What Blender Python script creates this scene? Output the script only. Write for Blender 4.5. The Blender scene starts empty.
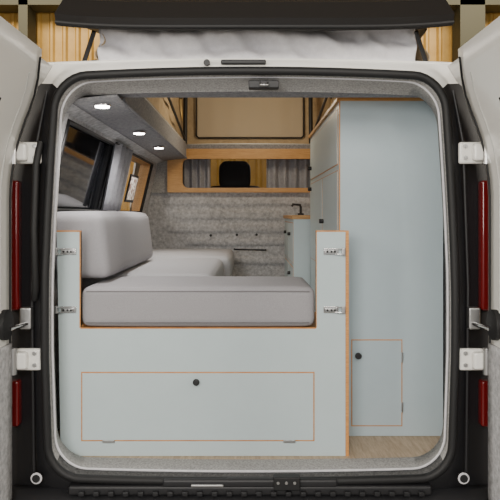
import bpy, bmesh, math, random
from mathutils import Vector
random.seed(3)
C = bpy.context.scene.collection

# ---------------------------------------------------------------- materials
def nt(name):
    m = bpy.data.materials.new(name); m.use_nodes = True
    n = m.node_tree; return m, n, n.nodes["Principled BSDF"]
def plain(name, col, rough=.5, metal=0, coat=0, bump=0, bscale=200):
    m, n, b = nt(name)
    b.inputs["Base Color"].default_value = (*col, 1); b.inputs["Roughness"].default_value = rough
    b.inputs["Metallic"].default_value = metal; b.inputs["Coat Weight"].default_value = coat
    if bump:
        t = n.nodes.new("ShaderNodeTexCoord"); no = n.nodes.new("ShaderNodeTexNoise")
        no.inputs["Scale"].default_value = bscale; bu = n.nodes.new("ShaderNodeBump")
        bu.inputs["Strength"].default_value = bump; bu.inputs["Distance"].default_value = .004
        n.links.new(t.outputs["Object"], no.inputs["Vector"]); n.links.new(no.outputs["Fac"], bu.inputs["Height"])
        n.links.new(bu.outputs["Normal"], b.inputs["Normal"])
    return m
def mottled(name, c1, c2, scale=60, rough=.95, bump=.5, detail=8, lo=.35, hi=.65, stretch=(1,1,1)):
    m, n, b = nt(name)
    t = n.nodes.new("ShaderNodeTexCoord"); mp = n.nodes.new("ShaderNodeMapping"); mp.inputs["Scale"].default_value = stretch
    no = n.nodes.new("ShaderNodeTexNoise"); no.inputs["Scale"].default_value = scale; no.inputs["Detail"].default_value = detail
    no.inputs["Roughness"].default_value = .7
    r = n.nodes.new("ShaderNodeValToRGB"); r.color_ramp.elements[0].position = lo; r.color_ramp.elements[1].position = hi
    r.color_ramp.elements[0].color = (*c1, 1); r.color_ramp.elements[1].color = (*c2, 1)
    bu = n.nodes.new("ShaderNodeBump"); bu.inputs["Strength"].default_value = bump; bu.inputs["Distance"].default_value = .004
    L = n.links.new
    L(t.outputs["Object"], mp.inputs["Vector"]); L(mp.outputs["Vector"], no.inputs["Vector"]); L(no.outputs["Fac"], r.inputs["Fac"])
    L(r.outputs["Color"], b.inputs["Base Color"]); L(no.outputs["Fac"], bu.inputs["Height"]); L(bu.outputs["Normal"], b.inputs["Normal"])
    b.inputs["Roughness"].default_value = rough
    return m
def emit(name, col, s):
    m, n, b = nt(name); b.inputs["Emission Color"].default_value = (*col, 1); b.inputs["Emission Strength"].default_value = s
    b.inputs["Base Color"].default_value = (*col, 1); return m
def glass(name, col, alpha):
    m, n, b = nt(name); b.inputs["Base Color"].default_value = (*col, 1); b.inputs["Roughness"].default_value = .05
    b.inputs["Alpha"].default_value = alpha; return m

M = {}
M['white'] = plain("van_white_paint", (.87, .86, .82), .25, 0, .5)
M['black'] = plain("black_plastic", (.012, .012, .014), .5)
M['rubber'] = plain("black_rubber", (.008, .008, .009), .6)
M['jamb'] = plain("dark_jamb", (.010, .010, .012), .5)
M['lid'] = plain("gloss_black_roof", (.008, .007, .007), .45)
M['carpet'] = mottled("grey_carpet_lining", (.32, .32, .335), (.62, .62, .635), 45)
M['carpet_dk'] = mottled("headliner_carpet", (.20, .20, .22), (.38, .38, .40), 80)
M['carpet_lt'] = mottled("light_felt_trim", (.24, .235, .23), (.50, .49, .48), 150)
M['sill_felt'] = mottled("dark_sill_felt", (.05, .05, .052), (.13, .13, .13), 120)
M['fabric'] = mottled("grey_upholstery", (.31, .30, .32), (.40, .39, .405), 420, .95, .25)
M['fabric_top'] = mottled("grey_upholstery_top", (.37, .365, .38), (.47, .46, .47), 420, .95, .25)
M['seam'] = plain("upholstery_piping", (.20, .19, .20), .9)
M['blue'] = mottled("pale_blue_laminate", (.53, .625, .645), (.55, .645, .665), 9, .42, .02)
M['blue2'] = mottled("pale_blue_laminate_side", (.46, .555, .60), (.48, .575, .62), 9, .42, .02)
M['ply'] = mottled("plywood_edge", (.50, .20, .06), (.72, .36, .12), 25, .5, .05, 4, .3, .7, (1, 1, 8))
M['oak'] = mottled("oak_veneer", (.48, .24, .07), (.66, .38, .14), 14, .45, .05, 6, .3, .7, (1, 6, 14))
M['floor'] = mottled("wood_vinyl_floor", (.34, .23, .14), (.62, .48, .33), 8, .45, .1, 8, .3, .7, (10, 1, 1))
M['canvas'] = mottled("tent_canvas", (.62, .61, .64), (.72, .71, .74), 30, .9, .15)
M['canvas_in'] = mottled("beige_tent_canvas", (.42, .31, .19), (.52, .40, .25), 25, .9, .15)
M['chrome'] = plain("chrome", (.8, .8, .8), .18, 1)
M['steel'] = plain("brushed_steel", (.55, .55, .55), .35, 1)
M['crease'] = plain("door_crease", (.5, .5, .48), .4)
M['red'] = plain("tail_light_red", (.12, .004, .005), .15, 0, .6)
M['tint'] = plain("tinted_glass", (.012, .013, .016), .06, 0, .5)
M['clear'] = glass("window_glass", (.3, .33, .33), .25)
M['screen'] = glass("windscreen_glass", (.04, .045, .05), .62)
M['curtain'] = mottled("grey_curtain", (.30, .30, .33), (.38, .38, .41), 60, .95, .2)
M['seat'] = plain("dark_seat_fabric", (.012, .012, .015), .9, bump=.3)
M['led'] = emit("led_lens", (1, .97, .92), 25)
M['tan'] = mottled("tan_corrugated_steel", (.42, .25, .055), (.54, .34, .09), 3, .45, .05)
M['green'] = plain("green_grey_steel", (.05, .052, .035), .6)
M['concrete'] = mottled("concrete_floor", (.16, .16, .155), (.27, .265, .255), 2.5, .7, .2)
M['hallgrey'] = plain("hall_cladding", (.35, .32, .27), .8)
M['tyre'] = plain("tyre_rubber", (.02, .02, .02), .85)
M['print'] = mottled("printed_paper", (.20, .12, .10), (.80, .75, .68), 40, .6, 0, 3, .42, .58)

# ---------------------------------------------------------------- helpers
def empty(name):
    o = bpy.data.objects.new(name, None); C.objects.link(o); return o
def mk(name, verts, faces, mat, parent=None, smooth=False, mats=None):
    me = bpy.data.meshes.new(name); me.from_pydata(verts, [], faces); me.update()
    o = bpy.data.objects.new(name, me); C.objects.link(o)
    for mm in (mats or [mat]): me.materials.append(mm)
    bm = bmesh.new(); bm.from_mesh(me); bmesh.ops.recalc_face_normals(bm, faces=bm.faces); bm.to_mesh(me); bm.free()
    if smooth:
        for p in me.polygons: p.use_smooth = True
    if parent: o.parent = parent
    return o
def solid(o, t, off=0):
    s = o.modifiers.new("solid", 'SOLIDIFY'); s.thickness = t; s.offset = off; return o
def bev(o, w, seg=3):
    b = o.modifiers.new("bev", 'BEVEL'); b.width = w; b.segments = seg; b.limit_method = 'ANGLE'
    for p in o.data.polygons: p.use_smooth = True
    w2 = o.modifiers.new("wn", 'WEIGHTED_NORMAL'); return o
def box(name, x0, x1, y0, y1, z0, z1, mat, parent=None, bevel=0):
    v = [(x0,y0,z0),(x1,y0,z0),(x1,y1,z0),(x0,y1,z0),(x0,y0,z1),(x1,y0,z1),(x1,y1,z1),(x0,y1,z1)]
    f = [(0,3,2,1),(4,5,6,7),(0,1,5,4),(1,2,6,5),(2,3,7,6),(3,0,4,7)]
    o = mk(name, v, f, mat, parent)
    if bevel: bev(o, bevel)
    return o
def prism(name, pts, y0, y1, mat, parent=None, bevel=0):   # polygon in XZ extruded in y
    n = len(pts)
    v = [(x, y0, z) for x, z in pts] + [(x, y1, z) for x, z in pts]
    f = [tuple(range(n)), tuple(range(2*n-1, n-1, -1))] + [(i, (i+1) % n, n+(i+1) % n, n+i) for i in range(n)]
    o = mk(name, v, f, mat, parent)
    if bevel: bev(o, bevel)
    return o
def tube(name, pts, r, mat, parent=None, cyclic=False):
    cu = bpy.data.curves.new(name, 'CURVE'); cu.dimensions = '3D'; cu.bevel_depth = r; cu.bevel_resolution = 3; cu.use_fill_caps = True
    s = cu.splines.new('POLY'); s.points.add(len(pts)-1); s.use_cyclic_u = cyclic
    for p, q in zip(s.points, pts): p.co = (*q, 1)
    o = bpy.data.objects.new(name, cu); C.objects.link(o); cu.materials.append(mat)
    if parent: o.parent = parent
    return o
def cyl(name, c, r, h, axis, mat, parent=None, seg=32, bevel=0):
    bm = bmesh.new(); bmesh.ops.create_cone(bm, cap_ends=True, segments=seg, radius1=r, radius2=r, depth=h)
    me = bpy.data.meshes.new(name)
    for v in bm.verts:
        x, y, z = v.co
        if axis == 'y': v.co = (x, z, y)
        if axis == 'x': v.co = (z, x, y)
        v.co += Vector(c)
    bmesh.ops.recalc_face_normals(bm, faces=bm.faces)
    bm.to_mesh(me); bm.free(); me.materials.append(mat)
    o = bpy.data.objects.new(name, me); C.objects.link(o)
    if parent: o.parent = parent
    bev(o, bevel or min(r, h)*.12, 2); return o
def cushion(name, x0, x1, y0, y1, z0, z1, r, puff, mat, parent=None, lean=0, n=14):
    bm = bmesh.new(); bmesh.ops.create_cube(bm, size=2)
    bmesh.ops.subdivide_edges(bm, edges=bm.edges[:], cuts=n, use_grid_fill=True)
    cx, cy, cz = (x0+x1)/2, (y0+y1)/2, (z0+z1)/2; h = Vector(((x1-x0)/2, (y1-y0)/2, (z1-z0)/2))
    for v in bm.verts:
        u = v.co.copy()
        # denser sampling near edges
        u = Vector([math.copysign(abs(math.sin(a*math.pi/2)) if abs(a) < 1 else 1, a) for a in u])
        p = Vector([u[i]*h[i] for i in range(3)])
        inner = Vector([max(-(h[i]-r), min(h[i]-r, p[i])) for i in range(3)])
        d = p-inner
        if d.length > 1e-9: p = inner + d.normalized()*min(r, max(d.length, r if max(abs(a) for a in u) > .999 else d.length))
        pf = puff
        if abs(u[2]) > .99: p.z += math.copysign(pf*(1-u[0]**4)*(1-u[1]**4), u[2])
        if abs(u[0]) > .99: p.x += math.copysign(pf*.7*(1-u[2]**2)*(1-u[1]**4), u[0])
        if abs(u[1]) > .99: p.y += math.copysign(pf*.7*(1-u[2]**2)*(1-u[0]**4), u[1])
        p.x -= lean*(p.z/h.z)
        v.co = p + Vector((cx, cy, cz))
    me = bpy.data.meshes.new(name); bm.to_mesh(me); bm.free(); me.materials.append(mat)
    for p in me.polygons: p.use_smooth = True
    o = bpy.data.objects.new(name, me); C.objects.link(o)
    if parent: o.parent = parent
    return o
def grid(name, fn, nu, nv, mat, parent=None, thick=0, smooth=True):
    v = [fn(i/nu, j/nv) for j in range(nv+1) for i in range(nu+1)]
    f = [(j*(nu+1)+i, j*(nu+1)+i+1, (j+1)*(nu+1)+i+1, (j+1)*(nu+1)+i) for j in range(nv) for i in range(nu)]
    o = mk(name, v, f, mat, parent, smooth)
    if thick: solid(o, thick)
    return o

# ---------------------------------------------------------------- hall
box("floor", -8, 8, -9, 7.4, -.1, 0, M['concrete'])
box("ceiling", -8, 8, -9, 7.4, 5.6, 5.7, M['hallgrey'])
def corr(name, a0, a1, fixed, axis, z0, z1, period, mat, nrm):
    prof = []; a = a0; k = 0
    seq = [(0, 0), (.55, 0), (.7, 1), (.85, 1)]
    while a < a1:
        for t, d in seq: prof.append((a+t*period, d*.035))
        a += period
    v = []; 
    for (s, d) in prof:
        for z in (z0, z1):
            v.append((s, fixed+nrm*d, z) if axis == 'x' else (fixed+nrm*d, s, z))
    f = [(2*i, 2*i+2, 2*i+3, 2*i+1) for i in range(len(prof)-1)]
    return solid(mk(name, v, f, mat), .01)
corr("wall_back", -8, 8, 7.2, 'x', 0, 5.6, .19, M['tan'], -1)
corr("wall_left", -9, 7.2, -7.8, 'y', 0, 5.6, .19, M['tan'], 1)
corr("wall_right", -9, 7.2, 7.8, 'y', 0, 5.6, .19, M['tan'], -1)
bm_ = empty("steel_portal_frame")
box("column_left", -3.25, -3.12, 6.75, 7.1, 0, 5.6, M['green'], bm_)
box("column_right", 2.95, 3.3, 6.75, 7.1, 0, 5.6, M['green'], bm_)
box("eaves_beam", -7.7, 7.7, 6.75, 7.1, 4.40, 4.62, M['green'], bm_)
box("rail", -7.7, 7.7, 6.98, 7.12, 3.15, 3.25, M['green'], bm_)

# ---------------------------------------------------------------- van
van = empty("camper_van")
FZ = .56
def loop(hw, zt, zb, y, r=.11, arch=.022, n=8, taper=True):
    out = []
    def seg(a, b, k): return [(a[0]+(b[0]-a[0])*i/k, a[1]+(b[1]-a[1])*i/k) for i in range(k)]
    cs = [(hw-r, zt-r, 0), (-(hw-r), zt-r, 90), (-(hw-r), zb+r, 180), (hw-r, zb+r, 270)]
    for q, (cx, cz, a0) in enumerate(cs):
        arc = [(cx+r*math.cos(math.radians(a0+90*i/n)), cz+r*math.sin(math.radians(a0+90*i/n))) for i in range(n+1)]
        nx = cs[(q+1) % 4]
        nxt = (nx[0]+r*math.cos(math.radians(nx[2])), nx[1]+r*math.sin(math.radians(nx[2])))
        out += arc[:-1]; out += seg(arc[-1], nxt, 12)
    res = []
    for x, z in out:
        t = (z-zb)/(zt-zb)
        k = 1 - (.055*max(0, t-.45)**1.5/.4 if taper else 0) - (.02*max(0, .3-t)/.3 if taper else 0)
        zz = z - (arch*(x/hw)**2 if t > .5 else -arch*.6*(x/hw)**2)
        res.append((x*k, y, zz))
    return res
def bridge(name, loops, mat, parent, smooth=True, thick=0, split=None, mats=None, closed=False):
    n = len(loops[0]); v = [p for l in loops for p in l]; f = []
    m = len(loops)
    for k in range(m if closed else m-1):
        for i in range(n): f.append((k*n+i, k*n+(i+1) % n, ((k+1) % m)*n+(i+1) % n, ((k+1) % m)*n+i))
    o = mk(name, v, f, mat, parent, smooth, mats)
    if split:
        for p in o.data.polygons: p.material_index = split(p.center)
    if thick: solid(o, thick)
    return o
bridge("rear_frame_panel", [loop(.712, 1.952, .53, -.012), loop(.735, 1.972, .50, -.004), loop(.76, 1.985, .46, .02, r=.13), loop(.85, 1.995, .38, .03, r=.14)],
       None, van, True, 0, lambda c: 0 if c.z > 1.90 else 1, [M['white'], M['jamb']])
tube("door_seal", loop(.703, 1.944, .538, -.016), .0145, M['rubber'], van, True)
tube("inner_seal_lip", loop(.688, 1.930, .558, .02), .004, M['canvas'], van, True)
bridge("felt_lining", [loop(.695, 1.94, .54, -.008), loop(.695, 1.925, .552, .03), loop(.712, 1.908, .560, .12), loop(.80, 1.90, .56, .125)], None, van, True, 0,
       lambda c: 1 if (c.z < .60 and c.y < .05) else 0, [M['carpet_lt'], M['sill_felt']])
# sides of the shell
def sx(z): return .87 if z < 1.5 else .87-.07*((z-1.5)/.48)**2
for s, nm in ((-1, 'left'), (1, 'right')):
    vs = []; fs = []
    ys = [.03, .3, 1.15, 1.6, 2.45, 2.85, 2.98, 3.75, 4.2, 5.0]; zs = [.35, .9, 1.2, 1.45, 1.6, 1.72, 1.83, 1.9, 1.98]
    for z in zs:
        for y in ys:
            yy = y
            if z > 1.2: yy = min(y, 4.5-(z-1.2)*1.0)
            vs.append((s*sx(z), yy, z))
    n = len(ys)
    for j in range(len(zs)-1):
        for i in range(n-1):
            win = 3 <= j < 6 and i in ((1, 3, 6) if s < 0 else (6,))
            if not win: fs.append((j*n+i, j*n+i+1, (j+1)*n+i+1, (j+1)*n+i))
    solid(mk("side_panel_"+nm, vs, fs, M['white'], van), .012)
    mk("cab_window_"+nm, [(s*.865, 2.98, 1.45), (s*.865, 3.75, 1.45), (s*.83, 3.75, 1.83), (s*.83, 2.98, 1.83)], [(0, 1, 2, 3)], M['clear'], van)
# roof strips round the pop-top aperture
HX0, HX1, HY0, HY1 = -.485, .60, .28, 2.74
def roofstrip(nm, x0, x1, y0, y1):
    grid(nm, lambda u, v: (x0+(x1-x0)*u, y0+(y1-y0)*v, 2.0-.018*((x0+(x1-x0)*u)/.8)**2-.012*max(0, 1-(y0+(y1-y0)*v)/.1)), 10, 6, M['white'], van, .012)
roofstrip("roof_skin_rear", -.81, .81, .028, HY0); roofstrip("roof_skin_front", -.81, .81, HY1, 3.72)
roofstrip("roof_skin_left", -.81, HX0, HY0, HY1); roofstrip("roof_skin_right", HX1, .81, HY0, HY1)
# bonnet, windscreen, nose
mk("windscreen", [(-.8, 3.72, 1.98), (.8, 3.72, 1.98), (.82, 4.5, 1.25), (-.82, 4.5, 1.25)], [(0, 1, 2, 3)], M['screen'], van)
prism_v = [(-.86, 4.45, 1.22), (.86, 4.45, 1.22), (.84, 5.05, 1.0), (-.84, 5.05, 1.0), (-.84, 5.15, .35), (.84, 5.15, .35)]
mk("bonnet_and_nose", prism_v, [(0, 1, 2, 3), (3, 2, 5, 4)], M['white'], van)
box("dashboard", -.8, .8, 3.85, 4.35, .95, 1.25, M['black'], van, .05)
box("van_floor_pan", -.82, .82, .13, 4.9, .47, FZ-.004, M['black'], van)
box("vinyl_floor", -.79, .79, .125, 2.72, FZ-.004, FZ+.002, M['floor'], van)
for yy in (.95, 4.1):
    for s in (-1, 1):
        cyl("wheel", (s*.79, yy, .33), .33, .2, 'x', M['tyre'], van, 40, .03)
        cyl("wheel_hub", (s*.895, yy, .33), .2, .02, 'x', M['steel'], van, 32)
# inner left wall with windows
def ix(z): return -.80 if z < 1.47 else -.80+.085*((z-1.47)/.36)
ys = [.12, .30, 1.15, 1.6, 2.45, 2.72]; zs = [FZ, 1.0, 1.47, 1.6, 1.72, 1.82, 1.845, 1.865]
vs = [(ix(z), y, z) if z < 1.85 else (-.66, y, z) for z in zs for y in ys]; fs = []
for j in range(len(zs)-1):
    for i in range(5):
        if not (2 <= j < 5 and i in (1, 3)): fs.append((j*6+i, j*6+i+1, j*6+6+i+1, j*6+6+i))
solid(mk("wall_lining_left", vs, fs, M['carpet'], van), .008)
for k, (y0, y1) in enumerate(((.30, 1.15), (1.6, 2.45))):
    g = [(ix(1.47)-.01, y0, 1.47), (ix(1.47)-.01, y1, 1.47), (ix(1.82)-.01, y1, 1.82), (ix(1.82)-.01, y0, 1.82)]
    mk("side_window_glass_%d" % (k+1), [(x-.012, y, z) for x, y, z in g], [(0, 1, 2, 3)], M['tint'] if k == 0 else M['clear'], van)
    tube("side_window_trim_%d" % (k+1), [(x+.014, y, z) for x, y, z in g], .011, M['black'] if k == 0 else M['jamb'], van, True)
    mk("window_reveal_%d" % (k+1), [(x+.01, y, z) for x, y, z in g]+[(x-.07, y, z) for x, y, z in g], [(i, (i+1) % 4, 4+(i+1) % 4, 4+i) for i in range(4)], M['black'] if k == 0 else M['oak'], van)
box("wall_lining_right", .80, .81, .12, 2.72, FZ, 1.95, M['carpet'], van)
pic = empty("framed_picture")
def tilted(y0, y1, z0, z1, off): return [(ix(z0)+off, y0, z0), (ix(z0)+off, y1, z0), (ix(z1)+off, y1, z1), (ix(z1)+off, y0, z1)]
solid(mk("frame", tilted(1.68, 1.94, 1.53, 1.70, .022), [(0, 1, 2, 3)], M['jamb'], pic), .008)
mk("print", tilted(1.70, 1.92, 1.545, 1.685, .028), [(0, 1, 2, 3)], M['print'], pic)
# ceilings
def ceil(nm, x0, x1, y0, y1, z0, z1, mat):
    grid(nm, lambda u, v: (x0+(x1-x0)*u, y0+(y1-y0)*v, z0+(z1-z0)*u), 6, 6, mat, van, .008)
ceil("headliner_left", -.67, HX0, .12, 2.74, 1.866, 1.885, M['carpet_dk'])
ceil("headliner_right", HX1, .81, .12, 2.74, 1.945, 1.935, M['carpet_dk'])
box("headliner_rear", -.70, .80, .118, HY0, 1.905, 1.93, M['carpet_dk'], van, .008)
# lining of roof aperture
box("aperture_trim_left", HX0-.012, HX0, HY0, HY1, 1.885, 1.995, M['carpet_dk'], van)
tube("aperture_edge_left", [(HX0, HY0, 1.885), (HX0, HY1, 1.885)], .007, M['carpet_dk'], van)
box("aperture_trim_right", HX1, HX1+.012, HY0, HY1, 1.935, 1.995, M['oak'], van)
box("aperture_trim_rear", HX0, HX1, HY0, HY0+.012, 1.915, 1.995, M['oak'], van)
box("aperture_trim_front", HX0, HX1, HY1-.02, HY1, 1.93, 1.995, M['carpet_dk'], van)
# pop-up lid (rises to the front)
def lz(y): return 2.055 + (y+.1)*.20
NU = 24
lv = []; lf = []
def lidring(y, hw, z0, bow): return [(hw*(-1+2*i/NU)+.015, y-bow*(1-(abs(-1+2*i/NU))**3), z0+.03*abs(-1+2*i/NU)**4) for i in range(NU+1)]
r0 = lidring(-.06, .665, 2.055, .05); r1 = [(x*1.0, y-.02, z+.035) for x, y, z in r0]; r2 = [(x*.97, y+.02, z+.10) for x, y, z in r0]; r3 = [(x*.9, y+.15, z+.16) for x, y, z in r0]
r4 = [(x, 3.0, 2.055+3.1*.2+.14-.02*abs(x)) for x, y, z in r0]
u0 = [(x*.93, y+.06, z+.025) for x, y, z in r0]; u1 = [(x*.93, 2.98, 2.055+3.08*.2+.0) for x, y, z in r0]
rows = [u1, u0, r0, r1, r2, r3, r4]
lv = [p for r in rows for p in r]; W = NU+1
for k in range(len(rows)-1):
    for i in range(NU): lf.append((k*W+i, k*W+i+1, (k+1)*W+i+1, (k+1)*W+i))
lf.append(tuple(range(6*W, 7*W))+tuple(range(W-1, -1, -1)))
for e in (0, NU):
    lf.append(tuple(k*W+e for k in range(7)))
mk("pop_up_roof_lid", lv, lf, M['lid'], van, False)
tube("lid_edge_seal", [(x, y-.003, z+.012) for x, y, z in r0], .008, M['rubber'], van)
# tent canvas
def tent(nm, pa, pb, nrm, mat, amp=.012, folds=5, seed=0):
    def fn(u, v):
        x = pa[0]+(pb[0]-pa[0])*u; y = pa[1]+(pb[1]-pa[1])*u; zt = lz(y)+.04; z = 1.985+(zt-1.985)*v
        d = amp*math.sin(v*math.pi)*(math.sin(v*folds*2+math.sin(u*9+seed)*1.3+u*5)+.6*math.sin(u*43+seed+v*4)+.3*math.sin(u*91+v*9))
        return (x+nrm[0]*d, y+nrm[1]*d, z)
    return grid(nm, fn, 90, 20, mat, van, .002)
tent("tent_rear", (-.53, .04), (.58, .04), (0, -1), M['canvas'], .020, 4)
tent("tent_left", (-.53, .04), (-.53, 2.80), (-1, 0), M['canvas_in'], .015, 3, 1)
tent("tent_right", (.63, .07), (.63, 2.80), (1, 0), M['canvas_in'], .015, 3, 2)
tent("tent_front", (-.53, 2.80), (.63, 2.80), (0, 1), M['canvas_in'], .008, 2, 3)
wz0, wz1, wy = 2.05, 2.46, 2.775
tube("tent_window_zip", [(-.40, wy, wz0), (.40, wy, wz0), (.42, wy, wz0+.02), (.42, wy, wz1), (-.42, wy, wz1), (-.42, wy, wz0+.02)], .006, M['black'], van, True)
grid("tent_window_flap", lambda u, v: (-.41+.82*u, wy+.004+.003*math.sin(u*30), wz0+.01+(wz1-wz0-.02)*v), 40, 4, plain("light_canvas", (.54, .45, .33), .9), van)
for x in (-.49, .46):
    tube("roof_strut", [(x, 2.62, 1.99), (x, 2.66, 2.55)], .016, M['black'], van)
    tube("roof_strut_brace", [(x, 2.60, 2.02), (x, 1.2, 2.22)], .009, M['black'], van)
for x in (-.585, .62):
    s = -1 if x < 0 else 1
    tube("lid_hinge_arm", [(x, .05, 1.99), (x-s*.05, -.01, 2.08)], .008, M['black'], van)
    tube("lid_gas_strut", [(x+s*.02, .10, 1.99), (x-s*.03, .55, 2.14)], .008, M['black'], van)
# roof-line details
box("brake_light", -.10, .055, -.022, .0, 1.966, 1.982, M['black'], van, .005)
cyl("lift_knob", (-.148, -.01, 1.972), .011, .02, 'y', M['black'], van)
box("latch_striker", -.005, .10, .0, .04, 1.888, 1.915, M['black'], van, .004)
tube("latch_loop", [(.035, -.005, 1.905), (.035, -.02, 1.895), (.06, -.02, 1.895), (.06, -.005, 1.905)], .004, M['steel'], van)
# rear sill, bumper
box("rear_sill_plate", -.62, .62, -.035, .02, .495, .53, M['black'], van, .01)
grid("bumper", lambda u, v: (-.87+1.74*u, -.17*(math.sin(math.pi*min(1, v*1.0+.0)*.5))*(1-.35*abs(2*u-1)**6)+.03, .50-.30*v**1.6), 30, 10, M['black'], van, .02)
for i in range(24):
    x = -.58+i*.05
    box("sill_rib", x, x+.02, -.05, -.03, .50, .515, M['jamb'], van, .003)
box("sill_latch", .08, .17, -.045, -.01, .518, .562, M['rubber'], van, .004)
box("sill_latch_surround", -.30, .30, -.034, -.0, .520, .552, M['black'], van, .010)
box("sill_latch_bar", -.20, -.09, -.04, -.01, .528, .536, M['steel'], van, .002)
for i in range(3): cyl("latch_bolt", (.095+.028*i, -.046, .545), .005, .006, 'y', M['steel'], van)
for x in (-.73, .73):
    tube("bump_stop_ring", [(x+.016*math.cos(a*math.pi/12), -.02, .55+.016*math.sin(a*math.pi/12)) for a in range(24)], .004, M['canvas'], van, True)
    cyl("bump_stop", (x, -.01, .55), .014, .03, 'y', M['rubber'], van)
# hinges, tail lights
for s in (-1, 1):
    for z0, z1 in ((1.12, 1.57), (.72, .88)):
        box("tail_light", min(s*.795, s*.845), max(s*.795, s*.845), -.010, .03, z0, z1, M['red'], van, .01)
    for z in (1.665, .958):
        box("hinge_plate", min(s*.715, s*.80), max(s*.715, s*.80), -.022, .0, z-.04, z+.035, M['white'], van, .008)
        box("hinge_arm", min(s*.755, s*.815), max(s*.755, s*.815), -.05, -.02, z-.032, z+.028, M['white'], van, .01)
        cyl("hinge_pin", (s*.795, -.055, z), .012, .09, 'z', M['steel'], van)
        for q in (-.02, .02): cyl("hinge_bolt", (s*.735, -.024, z+q), .008, .008, 'y', M['steel'], van, 6)
    box("check_strap_bracket", min(s*.745, s*.785), max(s*.745, s*.785), -.03, 0, 1.06, 1.135, M['steel'], van, .006)
    tube("check_strap", [(s*.76, -.03, 1.08), (s*.79, -.10, 1.075)], .007, M['chrome'], van)
    tube("pillar_channel", [(s*.745, -.0, .55), (s*.752, -.0, 1.2), (s*.735, 0, 1.7), (s*.70, 0, 1.88)], .006, M['black'], van)
tube("wiring_conduit", [(-.74, -.01, 1.16), (-.73, -.03, 1.20), (-.735, -.03, 1.4), (-.728, -.03, 1.62), (-.72, -.01, 1.70)], .012, M['rubber'], van)
# open rear doors
def dx(z): return .812 if z < 1.5 else .812-.155*((z-1.5)/.47)**2
def dy0(z): return -.035 - (.16*((z-1.8)/.17)**2 if z > 1.8 else 0)
def patch(nm, s, y0, y1, z0, z1, off, mat, th=.006, nz=30):
    def fn(u, v):
        z = z0+(z1-z0)*v; a = min(y0, dy0(z)-.0); y = a+(y1-a)*u
        return (s*(dx(z)-off), y, z)
    return grid(nm, fn, 12, nz, mat, van, th)
for s, nm in ((-1, 'left'), (1, 'right')):
    patch("rear_door_%s_inner_skin" % nm, s, -.03, -.74, .45, 1.972, 0, M['white'], .008)
    patch("rear_door_%s_outer_skin" % nm, s, -.03, -.74, .45, 1.972, -.055, M['white'], .008)
    patch("rear_door_%s_edge" % nm, s, -.035, -.05, .45, 1.965, -.028, M['white'], .055)
    patch("rear_door_%s_free_edge" % nm, s, -.725, -.74, .45, 1.965, -.028, M['white'], .055)
    patch("rear_door_%s_carpet_panel" % nm, s, -.06, -.70, .5, 1.02, .008, M['carpet'], .012)
    patch("rear_door_%s_window" % nm, s, -.30, -.66, 1.3, 1.80, .006, M['tint'], .006)
    tube("rear_door_%s_seal" % nm, [(s*(dx(z)-.006), dy0(z)-.022, z) for z in [.5+.05*i for i in range(30)]], .004, M['rubber'], van)
    tube("rear_door_%s_crease" % nm, [(s*(dx(z)-.004), dy0(z)-.10, z) for z in [1.05+.05*i for i in range(18)]], .003, M['crease'], van)
    cyl("rear_door_%s_buffer" % nm, (s*.803, -.11, 1.09), .05, .025, 'x', M['rubber'], van)

# ---------------------------------------------------------------- partition (bulkhead)
part = empty("cab_partition")
def bulk(u, v):
    x = -.80+1.60*u; z = FZ+(1.66-FZ)*v
    d = 0
    for zc, hh, xa, xb in ((1.56, .045, -.66, .7), (1.45, .04, -.60, .25), (1.345, .035, -.66, .7), (1.24, .03, -.5, .7), (1.1, .03, -.7, .7)):
        wob = .003*math.sin(x*9+zc*20)
        a = max(0, 1-abs(z-zc-wob)/hh); b = max(0, min(1, (x-xa)/.05))*max(0, min(1, (xb-x)/.05))
        d += min(1, a*2.2)*b*.016
    return (x, 2.72-d, z)
grid("carpeted_bulkhead", bulk, 80, 110, M['carpet'], part, .006)
fx0, fx1 = -.63, .63
def rr(hw, zt, zb, y, r): return loop(hw, zt, zb, y, r, 0, 8, False)
bridge("oak_frame", [rr(.63, 1.955, 1.622, 2.69, .012), rr(.63, 1.955, 1.622, 2.66, .012), rr(.515, 1.878, 1.657, 2.66, .045), rr(.515, 1.878, 1.657, 2.69, .045)], M['oak'], part, False, 0, None, None, True)
box("bulkhead_side_left", -.80, fx0+.01, 2.69, 2.72, 1.62, 1.88, M['carpet_lt'], part)
box("bulkhead_side_right", fx1-.01, .80, 2.69, 2.72, 1.62, 1.94, M['carpet_lt'], part)
for x in (-.30, -.1, .05): cyl("fixing_knob", (x, 2.68, 1.30-.02*abs(x)), .010, .02, 'y', M['black'], part)
tube("grab_rail", [(-.12, 2.69, 1.19), (-.12, 2.62, 1.19), (.12, 2.62, 1.185), (.12, 2.69, 1.185)], .006, M['black'], part)

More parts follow.
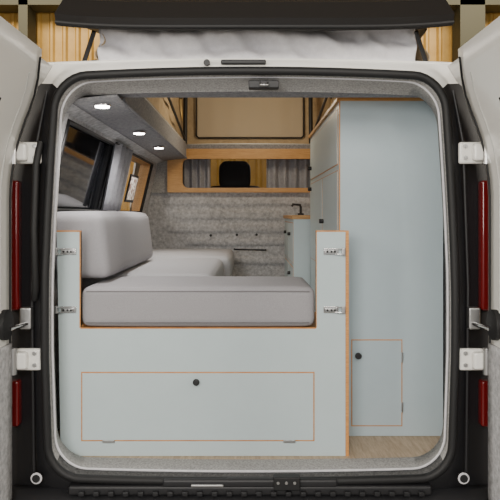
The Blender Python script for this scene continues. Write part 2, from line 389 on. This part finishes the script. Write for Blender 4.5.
def curtain(nm, p0, p1, z0, z1, folds, amp=.022, lean=0):
    def fn(u, v):
        k = math.sin(u*folds*2*math.pi)*amp*(.7+.3*v); dx_, dy_ = p1[0]-p0[0], p1[1]-p0[1]; l = math.hypot(dx_, dy_)
        return (p0[0]+dx_*u-dy_/l*k+lean*v, p0[1]+dy_*u+dx_/l*k, z0+(z1-z0)*v)
    e = empty(nm); grid("cloth", fn, 90, 6, M['curtain'], e, .002)
    tube("curtain_rail", [(p0[0]+lean, p0[1], z1), (p1[0]+lean, p1[1], z1)], .006, M['black'], e); return e
curtain("curtain", (-.765, 1.12), (-.765, 1.52), 1.475, 1.825, 4, .018, .07)
curtain("curtain", (-.62, 2.84), (-.31, 2.80), 1.50, 1.93, 5)
curtain("curtain", (.13, 2.80), (.62, 2.84), 1.50, 1.93, 6)
for sxx in (-.125, ):
    st = empty("car_seat")
    cushion("backrest", sxx-.24, sxx+.24, 3.02, 3.16, 1.05, 1.68, .06, .015, M['seat'], st)
    cushion("seat_pad", sxx-.24, sxx+.24, 3.12, 3.62, .90, 1.06, .06, .015, M['seat'], st)
    box("seat_base", sxx-.2, sxx+.2, 3.12, 3.55, FZ, .92, M['black'], st, .02)
    cushion("headrest", sxx-.125, sxx+.125, 2.98, 3.10, 1.665, 1.885, .05, .008, M['seat'], st)
    for q in (-.05, .05): tube("headrest_post", [(sxx+q, 3.08, 1.60), (sxx+q, 3.06, 1.72)], .007, M['steel'], st)

# ---------------------------------------------------------------- bed base
bed = empty("bed_base")
PY = .15; PB = .166
L, R = -.712, .352
prism("front_panel", [(L, 1.388), (L+.088, 1.388), (L+.088, 1.034), (.243, 1.034), (.243, 1.388), (R, 1.388), (R, FZ+.002), (L+.014, FZ+.002)], PY, PB, M['blue'], bed, .0015)
box("plywood_edge_right", R, R+.012, PY, PB+.0, FZ+.002, 1.388, M['ply'], bed)
box("plywood_edge_top_left", L, L+.088, PY, PB, 1.388, 1.393, M['ply'], bed)
box("plywood_edge_top_right", .243, R+.012, PY, PB, 1.388, 1.393, M['ply'], bed)
box("plywood_edge_ledge", L+.088, .243, PY-.001, PB, 1.031, 1.035, M['ply'], bed)
box("plywood_edge_upright_l", L+.084, L+.088, PY-.001, PB, 1.034, 1.388, M['ply'], bed)
box("plywood_edge_upright_r", .243, .246, PY-.001, PB, 1.034, 1.388, M['ply'], bed)
def flap(par, x0, x1, z0, z1, y, mat, e=.0045):
    box("flap_plywood_edge", x0-e, x1+e, y-.0015, y+.004, z0-e, z1+e, M['ply'], par)
    box("flap_panel", x0, x1, y-.0035, y+.004, z0, z1, mat, par, .001)
def knob(par, x, y, z, r=.012):
    cyl("knob_stem", (x, y-.006, z), r*.5, .016, 'y', M['black'], par); cyl("knob", (x, y-.018, z), r, .014, 'y', M['black'], par, 24, .004)
flap(bed, -.617, .233, .622, .868, PY, M['blue'])
knob(bed, -.197, PY, .838)
for x in (-.52, .145): box("butt_hinge", x-.022, x+.022, PY-.006, PY, .612, .622, M['steel'], bed, .001)
def latch(par, x, z, s, y=PY):
    box("latch_plate", x-.028, x+.028, y-.006, y, z-.013, z+.013, M['chrome'], par, .003)
    box("latch_lever", x-.022, x+.018, y-.016, y-.006, z-.006, z+.006, M['steel'], par, .003)
    tube("latch_bow", [(x+s*.015, y-.012, z-.01), (x+s*.05, y-.014, z-.009), (x+s*.05, y-.014, z+.009), (x+s*.015, y-.012, z+.01)], .0025, M['chrome'], par)
    box("latch_keeper", x+s*.045-.007, x+s*.045+.007, y-.018, y, z-.014, z+.014, M['steel'], par, .003)
    for q in (-.015, 0, .012): cyl("latch_screw", (x+q, y-.017, z), .004, .005, 'y', M['black'], par, 12)
for z in (1.316, 1.102): latch(bed, L+.045, z, -1); latch(bed, .298, z, 1)
# carcass: deck and sides
box("deck_board", L+.02, .335, PB, .585, 1.00, 1.028, M['ply'], bed)
box("rear_locker_side", .335, .352, PB, .358, FZ+.002, 1.386, M['blue'], bed)
box("rear_locker_back", -.13, .335, .570, .585, FZ+.002, 1.0, M['blue'], bed)
bench = empty("storage_bench")
box("bench_deck", -.78, -.14, .60, 2.66, 1.00, 1.028, M['ply'], bench)
box("bench_side_panel", -.155, -.14, .60, 2.66, FZ+.002, 1.00, M['blue'], bench)
box("bench_end_panel", -.78, -.155, .60, .615, FZ+.002, 1.00, M['blue'], bench)

c1 = empty("mattress_cushion")
cushion("pad", -.620, .238, .14, .56, 1.038, 1.185, .028, .006, M['fabric'], c1, n=22)
for z in (1.170, 1.056): tube("piping", [(-.60, .1375, z), (.218, .1375, z)], .0022, M['seam'], c1)
c2 = empty("seat_cushion")
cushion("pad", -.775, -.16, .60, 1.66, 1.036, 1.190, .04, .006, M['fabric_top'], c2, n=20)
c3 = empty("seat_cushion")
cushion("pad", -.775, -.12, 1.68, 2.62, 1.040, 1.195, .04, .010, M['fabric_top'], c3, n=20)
b1 = empty("backrest_cushion"); cushion("pad", -.765, -.555, .25, 1.40, 1.205, 1.462, .035, .006, M['fabric'], b1, lean=.016, n=18)

# ---------------------------------------------------------------- wardrobe
wd = empty("wardrobe_cabinet")
WX0, WX1, WY0, WY1, WT = .361, .775, .36, 1.62, 1.908
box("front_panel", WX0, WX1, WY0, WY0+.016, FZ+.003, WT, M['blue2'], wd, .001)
box("side_panel", WX0, WX0+.016, WY0+.016, WY1, FZ+.003, WT, M['blue'], wd)
box("far_panel", WX0, WX1, WY1-.016, WY1, FZ+.003, WT, M['blue'], wd)
box("top_panel", WX0-.012, WX1, WY0-.002, WY1, WT, WT+.014, M['oak'], wd)
box("plywood_corner_edge", WX0-.003, WX0+.001, WY0-.001, WY0+.004, FZ+.003, WT, M['ply'], wd)
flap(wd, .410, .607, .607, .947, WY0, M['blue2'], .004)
knob(wd, .432, WY0, .888, .013)
box("butt_hinge", .606, .614, WY0-.006, WY0, .66, .70, M['steel'], wd, .001)
box("butt_hinge", .606, .614, WY0-.006, WY0, .86, .90, M['steel'], wd, .001)
def sideflap(par, y0, y1, z0, z1, x=WX0, e=.004):
    box("side_flap_edge", x-.0015, x+.004, y0-e, y1+e, z0-e, z1+e, M['ply'], par)
    box("side_flap", x-.0035, x+.004, y0, y1, z0, z1, M['blue'], par)
sideflap(wd, .42, 1.58, 1.66, 1.88); sideflap(wd, .42, .95, 1.20, 1.63); sideflap(wd, .98, 1.58, 1.20, 1.63)
for yy, zz in ((1.5, 1.60), (.9, 1.42), (1.5, 1.72)):
    cyl("side_knob", (WX0-.015, yy, zz), .011, .02, 'x', M['black'], wd)

kt = empty("kitchen_cabinet")
KX = .262
box("side_panel", KX, KX+.016, 1.64, 2.60, FZ+.003, 1.425, M['blue'], kt)
box("end_panel", KX, .775, 1.625, 1.64, FZ+.003, 1.425, M['blue'], kt)
box("far_end", KX, .78, 2.585, 2.60, FZ+.003, 1.425, M['blue'], kt)
box("worktop", KX-.012, .78, 1.625, 2.61, 1.425, 1.449, M['oak'], kt, .003)
for k in range(3): sideflap(kt, 1.66, 2.1, .62+.27*k, .86+.27*k, KX); sideflap(kt, 2.13, 2.56, .62+.27*k, .86+.27*k, KX)
for yy, zz in ((1.9, 1.33), (2.35, 1.33), (1.9, 1.08)): cyl("drawer_knob", (KX-.012, yy, zz), .011, .02, 'x', M['black'], kt)
fc = empty("faucet")
tube("spout", [(.33, 1.95, 1.452), (.33, 1.95, 1.50), (.325, 1.95, 1.515), (.28, 1.95, 1.52), (.272, 1.95, 1.505)], .008, M['black'], fc)
cyl("base", (.33, 1.95, 1.456), .02, .012, 'z', M['black'], fc)

# ---------------------------------------------------------------- lights
def spot_fix(x, y, z):
    e = empty("ceiling_spotlight")
    cyl("bezel", (x, y, z-.003), .033, .008, 'z', M['chrome'], e); cyl("lens", (x, y, z-.008), .027, .004, 'z', M['led'], e)
    l = bpy.data.lights.new("spot_lamp", 'SPOT'); l.energy = 13; l.spot_size = 2.6; l.spot_blend = .8; l.shadow_soft_size = .03; l.color = (1, .97, .93)
    o = bpy.data.objects.new("lamp", l); C.objects.link(o); o.location = (x, y, z-.02); o.parent = e
for y in (.22, 1.02, 1.72): spot_fix(-.56, y, 1.868)
def area(nm, loc, tgt, sx_, sy_, e, col):
    l = bpy.data.lights.new(nm, 'AREA'); l.shape = 'RECTANGLE'; l.size = sx_; l.size_y = sy_; l.energy = e; l.color = col
    o = bpy.data.objects.new(nm, l); C.objects.link(o); o.location = loc
    o.rotation_euler = (Vector(tgt)-Vector(loc)).to_track_quat('-Z', 'Y').to_euler()
area("hall_and_fill_light", (0, -4.5, 3.6), (0, .5, 1.1), 3.5, 1.5, 130, (1, .95, .87))
area("hall_and_fill_light", (-.8, -3.4, 1.8), (.0, 2.5, 1.5), 1.0, 1.0, 50, (1, .96, .90))  # added frontal fill to lift the van's back interior, not a hall fixture
area("hall_and_fill_light", (-3.2, -2.6, 2.6), (.8, -.3, 1.6), 1.0, 1.0, 90, (1, .92, .80))  # added fill from the left, brightens the right door's inner face
area("hall_and_fill_light", (3.2, -2.6, 2.6), (-.8, -.3, 1.6), 1.0, 1.0, 90, (1, .92, .80))  # matching added fill from the right for the left door
area("hall_and_fill_light", (-3.5, 4.5, 5.3), (-3.5, 6.5, 2.5), 2, 1, 200, (1, .84, .58))
area("hall_and_fill_light", (3.5, 4.5, 5.3), (3.5, 6.5, 2.5), 2, 1, 200, (1, .84, .58))
def pt(nm, loc, e, col, r=.1):
    l = bpy.data.lights.new(nm, 'POINT'); l.energy = e; l.color = col; l.shadow_soft_size = r
    o = bpy.data.objects.new(nm, l); C.objects.link(o); o.location = loc
pt("roof_fill", (0.05, 1.9, 2.25), 12, (1, .84, .60), .12)  # added warm fill under the raised lid, no fitting behind it
pt("cab_fill", (.2, 3.35, 1.90), 2, (1, .93, .85), .04)  # added fill to brighten the cab beyond the partition
w = bpy.data.worlds.new("world"); bpy.context.scene.world = w; w.use_nodes = True
w.node_tree.nodes["Background"].inputs[0].default_value = (1, .98, .95, 1); w.node_tree.nodes["Background"].inputs[1].default_value = .5

# ---------------------------------------------------------------- camera
cd = bpy.data.cameras.new("camera"); cam = bpy.data.objects.new("camera", cd); C.objects.link(cam)
cam.location = (0, -2.2, 1.45); cam.rotation_euler = (math.pi/2, 0, 0); cd.sensor_width = 36; cd.lens = 45.94; cd.shift_y = -.07; cd.clip_start = .05
bpy.context.scene.camera = cam
